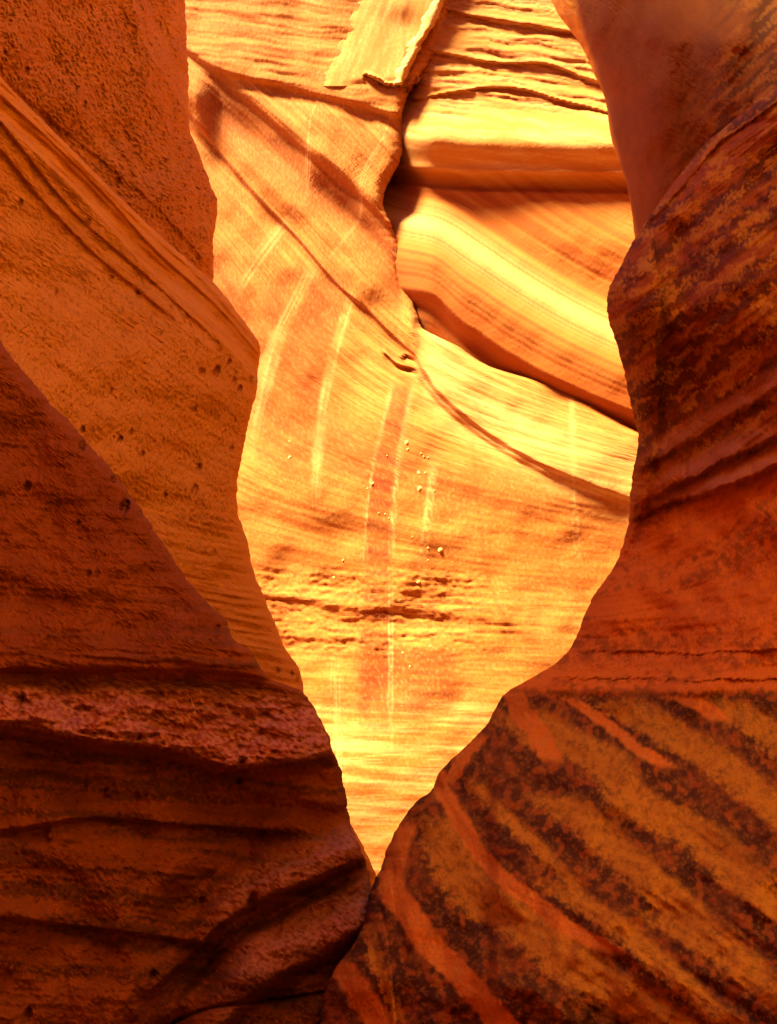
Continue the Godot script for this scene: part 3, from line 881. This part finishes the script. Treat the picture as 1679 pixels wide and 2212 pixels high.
func _ready() -> void:
	# ---------------------------------------------------------------- camera, sky, sun, exposure
	var cam := Camera3D.new()
	cam.name = "camera"
	cam.fov = 2.0 * rad_to_deg(atan(1106.0 / CHART))
	cam.position = EYE
	cam.rotation_degrees.x = PITCH
	cam.near = 0.05
	cam.far = 200.0
	add_child(cam)
	cam.make_current()

	var sky_mat := ProceduralSkyMaterial.new()
	sky_mat.sky_top_color = Color(0.20, 0.38, 0.78)
	sky_mat.sky_horizon_color = Color(0.62, 0.74, 0.90)
	sky_mat.ground_horizon_color = Color(0.45, 0.30, 0.2)
	sky_mat.ground_bottom_color = Color(0.3, 0.18, 0.1)
	var sky := Sky.new()
	sky.sky_material = sky_mat
	var env := Environment.new()
	env.background_mode = Environment.BG_SKY
	env.sky = sky
	env.background_energy_multiplier = 0.36
	env.tonemap_mode = Environment.TONE_MAPPER_LINEAR
	env.tonemap_exposure = 7.4
	env.sdfgi_enabled = true
	env.ssao_enabled = true
	env.ssil_enabled = true
	var we := WorldEnvironment.new()
	we.name = "world_environment"
	we.environment = env
	add_child(we)

	var sun := DirectionalLight3D.new()
	sun.name = "sun"
	sun.light_energy = 1.6
	sun.light_color = Color(1.0, 0.95, 0.86)
	sun.light_angular_distance = 18.0
	sun.shadow_enabled = true
	add_child(sun)
	sun.look_at_from_position(Vector3(-0.42, 0.86, 0.22) * 50.0, Vector3.ZERO)

	# ---------------------------------------------------------------- rock masses
	var grainy := stone(0.8, 0.9, 5, 14.0, 0.22)
	var far_stone := stone(0.16, 1.0, 15, 14.0, 0.18)
	var smooth_stone := stone(0.5, 1.1, 9, 10.0, 0.16)
	var rocks: Array[Rock] = []
	var r := Rock.new()
	r.edge = Line1.new([[-160, 1010], [0, 975], [120, 940], [190, 890], [230, 872], [265, 870], [340, 867], [380, 848], [430, 828], [500, 850], [580, 880], [620, 889], [690, 905], [712, 916], [747, 988], [794, 1064], [831, 1196], [874, 1276], [929, 1370], [960, 1440], [1000, 1560], [1030, 1620], [2100, 1620]])
	r.outer = 330.0
	r.flank = Vector3(-1.5, 0, -0.5)
	r.b1 = 2050.0
	r.depth = bw_depth
	r.tint = bw_tint
	r.tone0 = B_ORANGE
	r.tone1 = B_SAND
	r.turn_width = 34.0
	r.turn_depth = 0.14
	r.back = 1.6
	r.back_run = 200.0
	r.top = 9.0
	r.rim_noise = 2.0
	rocks.append(r)
	r = Rock.new()
	r.edge = Line1.new([[-160, 1640], [1100, 1640]])
	r.outer = 640.0
	r.flank = Vector3(-0.3, 0, -0.4)
	r.b1 = 1010.0
	r.depth = al_depth
	r.tint = al_tint
	r.tone0 = B_ORANGE
	r.tone1 = B_SAND
	r.top = 9.5
	r.back = 1.0
	rocks.append(r)
	r = Rock.new()
	r.edge = Line1.new([[-160, 345], [0, 398], [40, 402], [100, 405], [180, 408], [280, 410], [330, 430], [400, 456], [435, 469], [480, 468], [530, 460], [590, 462], [612, 460], [660, 448], [900, 410]])
	r.outer = -260.0
	r.b1 = 860.0
	r.flank = Vector3(-0.9, 0, -0.1)
	r.depth = fin_depth
	r.tint = fin_tint
	r.tone0 = CLAY
	r.tone1 = AMBER
	r.turn_width = 130.0
	r.turn_depth = 0.35
	r.top = 7.3
	r.back = 0.4
	r.back_run = 900.0
	r.rim_noise = 2.0
	rocks.append(r)
	r = Rock.new()
	r.edge = Line1.new([[40, -110], [164, 0], [328, 160], [492, 328], [583, 430], [612, 464], [685, 521], [736, 558], [755, 564], [795, 558], [846, 554], [904, 540], [984, 523], [1046, 513], [1112, 515], [1159, 532], [1229, 547], [1312, 580], [1364, 602], [1407, 620], [1436, 642], [1469, 653], [1505, 658], [1600, 690], [1700, 730], [1779, 758], [1826, 784], [1866, 802], [1892, 813], [2100, 860]])
	r.outer = -260.0
	r.b0 = 60.0
	r.b1 = 2100.0
	r.rim_noise = 1.6
	r.flank = Vector3(-0.9, 0, -0.1)
	r.depth = mid_depth
	r.tint = mid_tint
	r.tone0 = CLAY
	r.tone1 = HONEY
	r.turn_width = 40.0
	r.turn_depth = 0.2
	r.top = 4.6
	r.back = 1.2
	r.back_run = 700.0
	rocks.append(r)
	r = Rock.new()
	r.edge = nl_edge
	r.outer = -260.0
	r.b0 = 470.0
	r.b1 = 2330.0
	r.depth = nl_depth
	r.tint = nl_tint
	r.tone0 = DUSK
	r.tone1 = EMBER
	r.turn_width = 46.0
	r.turn_depth = 0.16
	r.flank = Vector3(-0.9, 0, 0.5)
	r.back = 0.8
	r.back_run = 500.0
	rocks.append(r)
	r = Rock.new()
	r.edge = Line1.new([[-160, 1120], [0, 1191], [36, 1210], [84, 1246], [116, 1264], [164, 1286], [218, 1308], [291, 1319], [338, 1333], [385, 1351], [436, 1362], [509, 1371], [700, 1400]])
	r.side = -1
	r.outer = 1950.0
	r.b1 = 800.0
	r.rim_noise = 0.9
	r.depth = ur_depth
	r.tint = ur_tint
	r.tone0 = DUSK
	r.tone1 = EMBER
	r.turn_width = 60.0
	r.turn_depth = 0.4
	r.top = 13.0
	r.back = 1.5
	r.back_run = 700.0
	rocks.append(r)
	r = Rock.new()
	r.edge = nr_edge
	r.side = -1
	r.outer = 1960.0
	r.b0 = 80.0
	r.b1 = 2330.0
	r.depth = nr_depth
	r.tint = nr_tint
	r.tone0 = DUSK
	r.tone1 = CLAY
	r.turn_width = 80.0
	r.turn_depth = 0.3
	r.top = 7.0
	r.back = 1.0
	r.back_run = 500.0
	r.rim_noise = 2.0
	rocks.append(r)

	var t0 := Time.get_ticks_msec()
	var threads: Array[Thread] = []
	for k in rocks:
		var th := Thread.new()
		th.start(make_rock.bind(k))
		threads.append(th)
	for th in threads:
		th.wait_to_finish()
	print("rocks ", Time.get_ticks_msec() - t0)

	var wall := put("back_wall", rocks[0].arrays, far_stone)
	tag(wall, "bright orange wall with diagonal folds and pale upright streaks, ending the slot", "rock wall", "thing")
	tag(put("alcove_wall", rocks[1].arrays, far_stone), "sunlit layered wall set back behind the folded wall, with thin dark ledges near the top", "rock wall", "thing")
	tag(put("rock_fin", rocks[2].arrays, grainy), "orange pitted rock fin in the upper left corner above the grooved diagonal ridge", "rock fin")
	tag(put("rock_ridge", rocks[3].arrays, grainy), "pitted orange ridge with parallel diagonal grooves, behind the dark buttress", "rock ridge")
	tag(put("rock_buttress", rocks[4].arrays, smooth_stone), "dark brown layered buttress with a rough ledge painted with purple skylight at the lower left", "rock buttress")
	tag(put("overhanging_wall", rocks[5].arrays, smooth_stone), "smooth dark brown wall in the upper right, behind the striped bulge", "rock wall", "thing")
	tag(put("striped_rock", rocks[6].arrays, smooth_stone), "dark right-hand rock bulge with ochre and black diagonal stripes on its foot", "rock")

	# ---------------------------------------------------------------- stone fixed on the back wall
	put("rock_flake", patch(Line1.new([[-140, 822], [0, 772], [60, 754], [100, 735], [150, 708], [200, 690]]), Line1.new([[-140, 1005], [0, 945], [60, 915], [110, 885], [155, 868], [200, 850]]), -130, 188, 60, 90,
		func(a: float, b: float, u: float, v: float) -> float: return bw_base(a, b) - 0.018 * sm(0.0, 0.14, u) - 0.03 * u + 0.05 * sm(0.93, 1.0, v) * sm(0.2, 0.5, u) + 0.004 * n_fine.get_noise_2d(a * 0.03, b * 0.012),
		func(a: float, b: float, _u: float) -> Color: return mixc(B_SAND, B_PALE, 0.15 + 0.35 * n_fine.get_noise_2d(a * 0.05 + b * 0.02, b * 0.006) + 0.3 * n_fine.get_noise_2d(a * 0.1, b * 0.1))), far_stone, wall)
	put("flake_rib", patch(Line1.new([[-140, 985], [0, 932], [60, 905], [110, 876], [155, 858], [190, 846]]), Line1.new([[-140, 1012], [0, 962], [40, 948], [80, 922], [110, 905], [155, 884], [190, 866]]), -130, 187, 18, 90,
		func(a: float, b: float, u: float, v: float) -> float: return bw_base(a, b) - 0.02 - 0.13 * sqrt(maxf(0.0, 1.0 - (2.0 * u - 1.0) * (2.0 * u - 1.0))) * (1.0 - 0.3 * sm(0.9, 1.0, v)) + 0.006 * n_fine.get_noise_2d(a * 0.05, b * 0.03),
		func(a: float, b: float, _u: float) -> Color: return mixc(B_SAND, B_PALE, 0.8 + 0.5 * n_fine.get_noise_2d(a * 0.05, b * 0.015))), far_stone, wall)
	put("broken_slab", patch(Line1.new([[-140, 1012], [0, 970], [40, 952], [80, 930], [110, 910], [155, 892], [200, 872]]), Line1.new([[-140, 1040], [0, 990], [40, 978], [60, 975], [90, 955], [110, 935], [140, 922], [170, 912], [200, 884]]), -130, 200, 20, 90,
		func(a: float, b: float, u: float, _v: float) -> float: return bw_base(870, b) + 0.02 + 0.10 * u + 0.05 * n_fine.get_noise_2d(a * 0.03, b * 0.025) + 0.03 * n_one.get_noise_2d(a * 0.08, b * 0.06),
		func(a: float, b: float, _u: float) -> Color: return mixc(B_RUST, B_SAND, 0.4 + 0.9 * n_fine.get_noise_2d(a * 0.04, b * 0.02))), far_stone, wall)
	var rng := RandomNumberGenerator.new()
	rng.seed = 77
	var chip_stone := far_stone.duplicate()
	for c in [[878, 955, 12], [881, 970, 6], [904, 1021, 12], [919, 1021, 6], [907, 1055, 13], [805, 1044, 8], [794, 1055, 5], [625, 988, 9], [625, 953, 5], [951, 1187, 13], [925, 1183, 6], [925, 1210, 4], [904, 1257, 9], [909, 979, 4], [915, 986, 4], [925, 988, 4], [832, 1110, 4], [818, 1108, 4], [840, 1119, 4], [721, 1247, 8], [741, 1210, 6], [836, 984, 4], [858, 992, 4], [891, 1159, 4], [938, 1060, 4], [870, 1410, 5], [885, 1440, 6], [930, 1395, 5]]:
		var ch := put("stone_chip", chip_mesh(rng), chip_stone, wall)
		ch.position = spot(c[0], c[1], bw_depth(c[0], c[1]) - 0.004)
		var sc: float = c[2] * 0.5 * 10.0 / CHART
		ch.scale = Vector3(sc, sc, sc * 0.45)
		ch.rotation = Vector3(-0.2, -0.4, rng.randf_range(-0.5, 0.5))

	# ---------------------------------------------------------------- dry twig caught on the ledge
	var ts := SurfaceTool.new()
	ts.begin(Mesh.PRIMITIVE_TRIANGLES)
	var knots := [Vector3(0, 0, 0), Vector3(0.004, 0.012, 0.002), Vector3(-0.003, 0.027, 0.0), Vector3(-0.008, 0.042, 0.004)]
	for k in 3:
		for i in 5:
			var u0 := TAU * i / 5.0
			var u1 := TAU * (i + 1) / 5.0
			var ra := 0.0020 - 0.0005 * k
			var rb := 0.0015 - 0.0005 * k
			var p0: Vector3 = knots[k] + Vector3(cos(u0), 0, sin(u0)) * ra
			var p1: Vector3 = knots[k] + Vector3(cos(u1), 0, sin(u1)) * ra
			var p2: Vector3 = knots[k + 1] + Vector3(cos(u0), 0, sin(u0)) * rb
			var p3: Vector3 = knots[k + 1] + Vector3(cos(u1), 0, sin(u1)) * rb
			for v in [p0, p1, p3, p0, p3, p2]:
				ts.add_vertex(v)
	ts.generate_normals()
	var twig_mat := StandardMaterial3D.new()
	twig_mat.albedo_color = Color(0.80, 0.48, 0.16).linear_to_srgb()
	twig_mat.roughness = 0.8
	var twig := put("dry_twig", ts.commit_to_arrays(), twig_mat)
	twig.position = spot(418, 1542, nl_depth(418, 1542) - 0.004)
	tag(twig, "thin pale straw twig standing on the rough ledge of the dark buttress", "twig", "thing")

	# ---------------------------------------------------------------- the rest of the canyon, beyond the frame; wall heights shaped for light and shade
	var ground := MeshInstance3D.new()
	ground.name = "canyon_floor"
	var pm := PlaneMesh.new()
	pm.size = Vector2(120, 120)
	ground.mesh = pm
	var gm := stone(0.4, 0.8, 31, 0.0, 0.2)
	gm.vertex_color_use_as_albedo = false
	gm.albedo_color = Color(0.60, 0.27, 0.09).linear_to_srgb()
	ground.material_override = gm
	add_child(ground)
	ground.set_meta("kind", "structure")

	var o := put("canyon_wall_left", wall_sheet([Vector2(-2.2, 7), Vector2(-1.9, 3), Vector2(-2.0, 0), Vector2(-3.0, -2.5), Vector2(-3.9, -5.5), Vector2(-7, -6.3), Vector2(-14, -6.2)], [6, 6, 7, 13.5, 20, 20, 10, 7, 7, 7, 7], -0.3, 0.02, 3.0, 1.0), grainy)
	o.set_meta("kind", "structure")
	o = put("canyon_wall_right", wall_sheet([Vector2(8, -10.2), Vector2(3.6, -9.6), Vector2(2.6, -8.0), Vector2(2.3, -6.0), Vector2(2.2, -4.0), Vector2(2.0, -2.0), Vector2(1.8, 0), Vector2(1.7, 2), Vector2(0.8, 4.5), Vector2(-1, 7)], [13], -0.3, 0.0, 13.0, 1.0), grainy)
	o.set_meta("kind", "structure")
	o = put("canyon_wall_behind", wall_sheet([Vector2(5, 5.5), Vector2(0, 6.5), Vector2(-5, 5.5)], [11], -0.3, 0.03, 23.0, 1.0), grainy)
	o.set_meta("kind", "structure")
	print("done ", Time.get_ticks_msec() - t0)
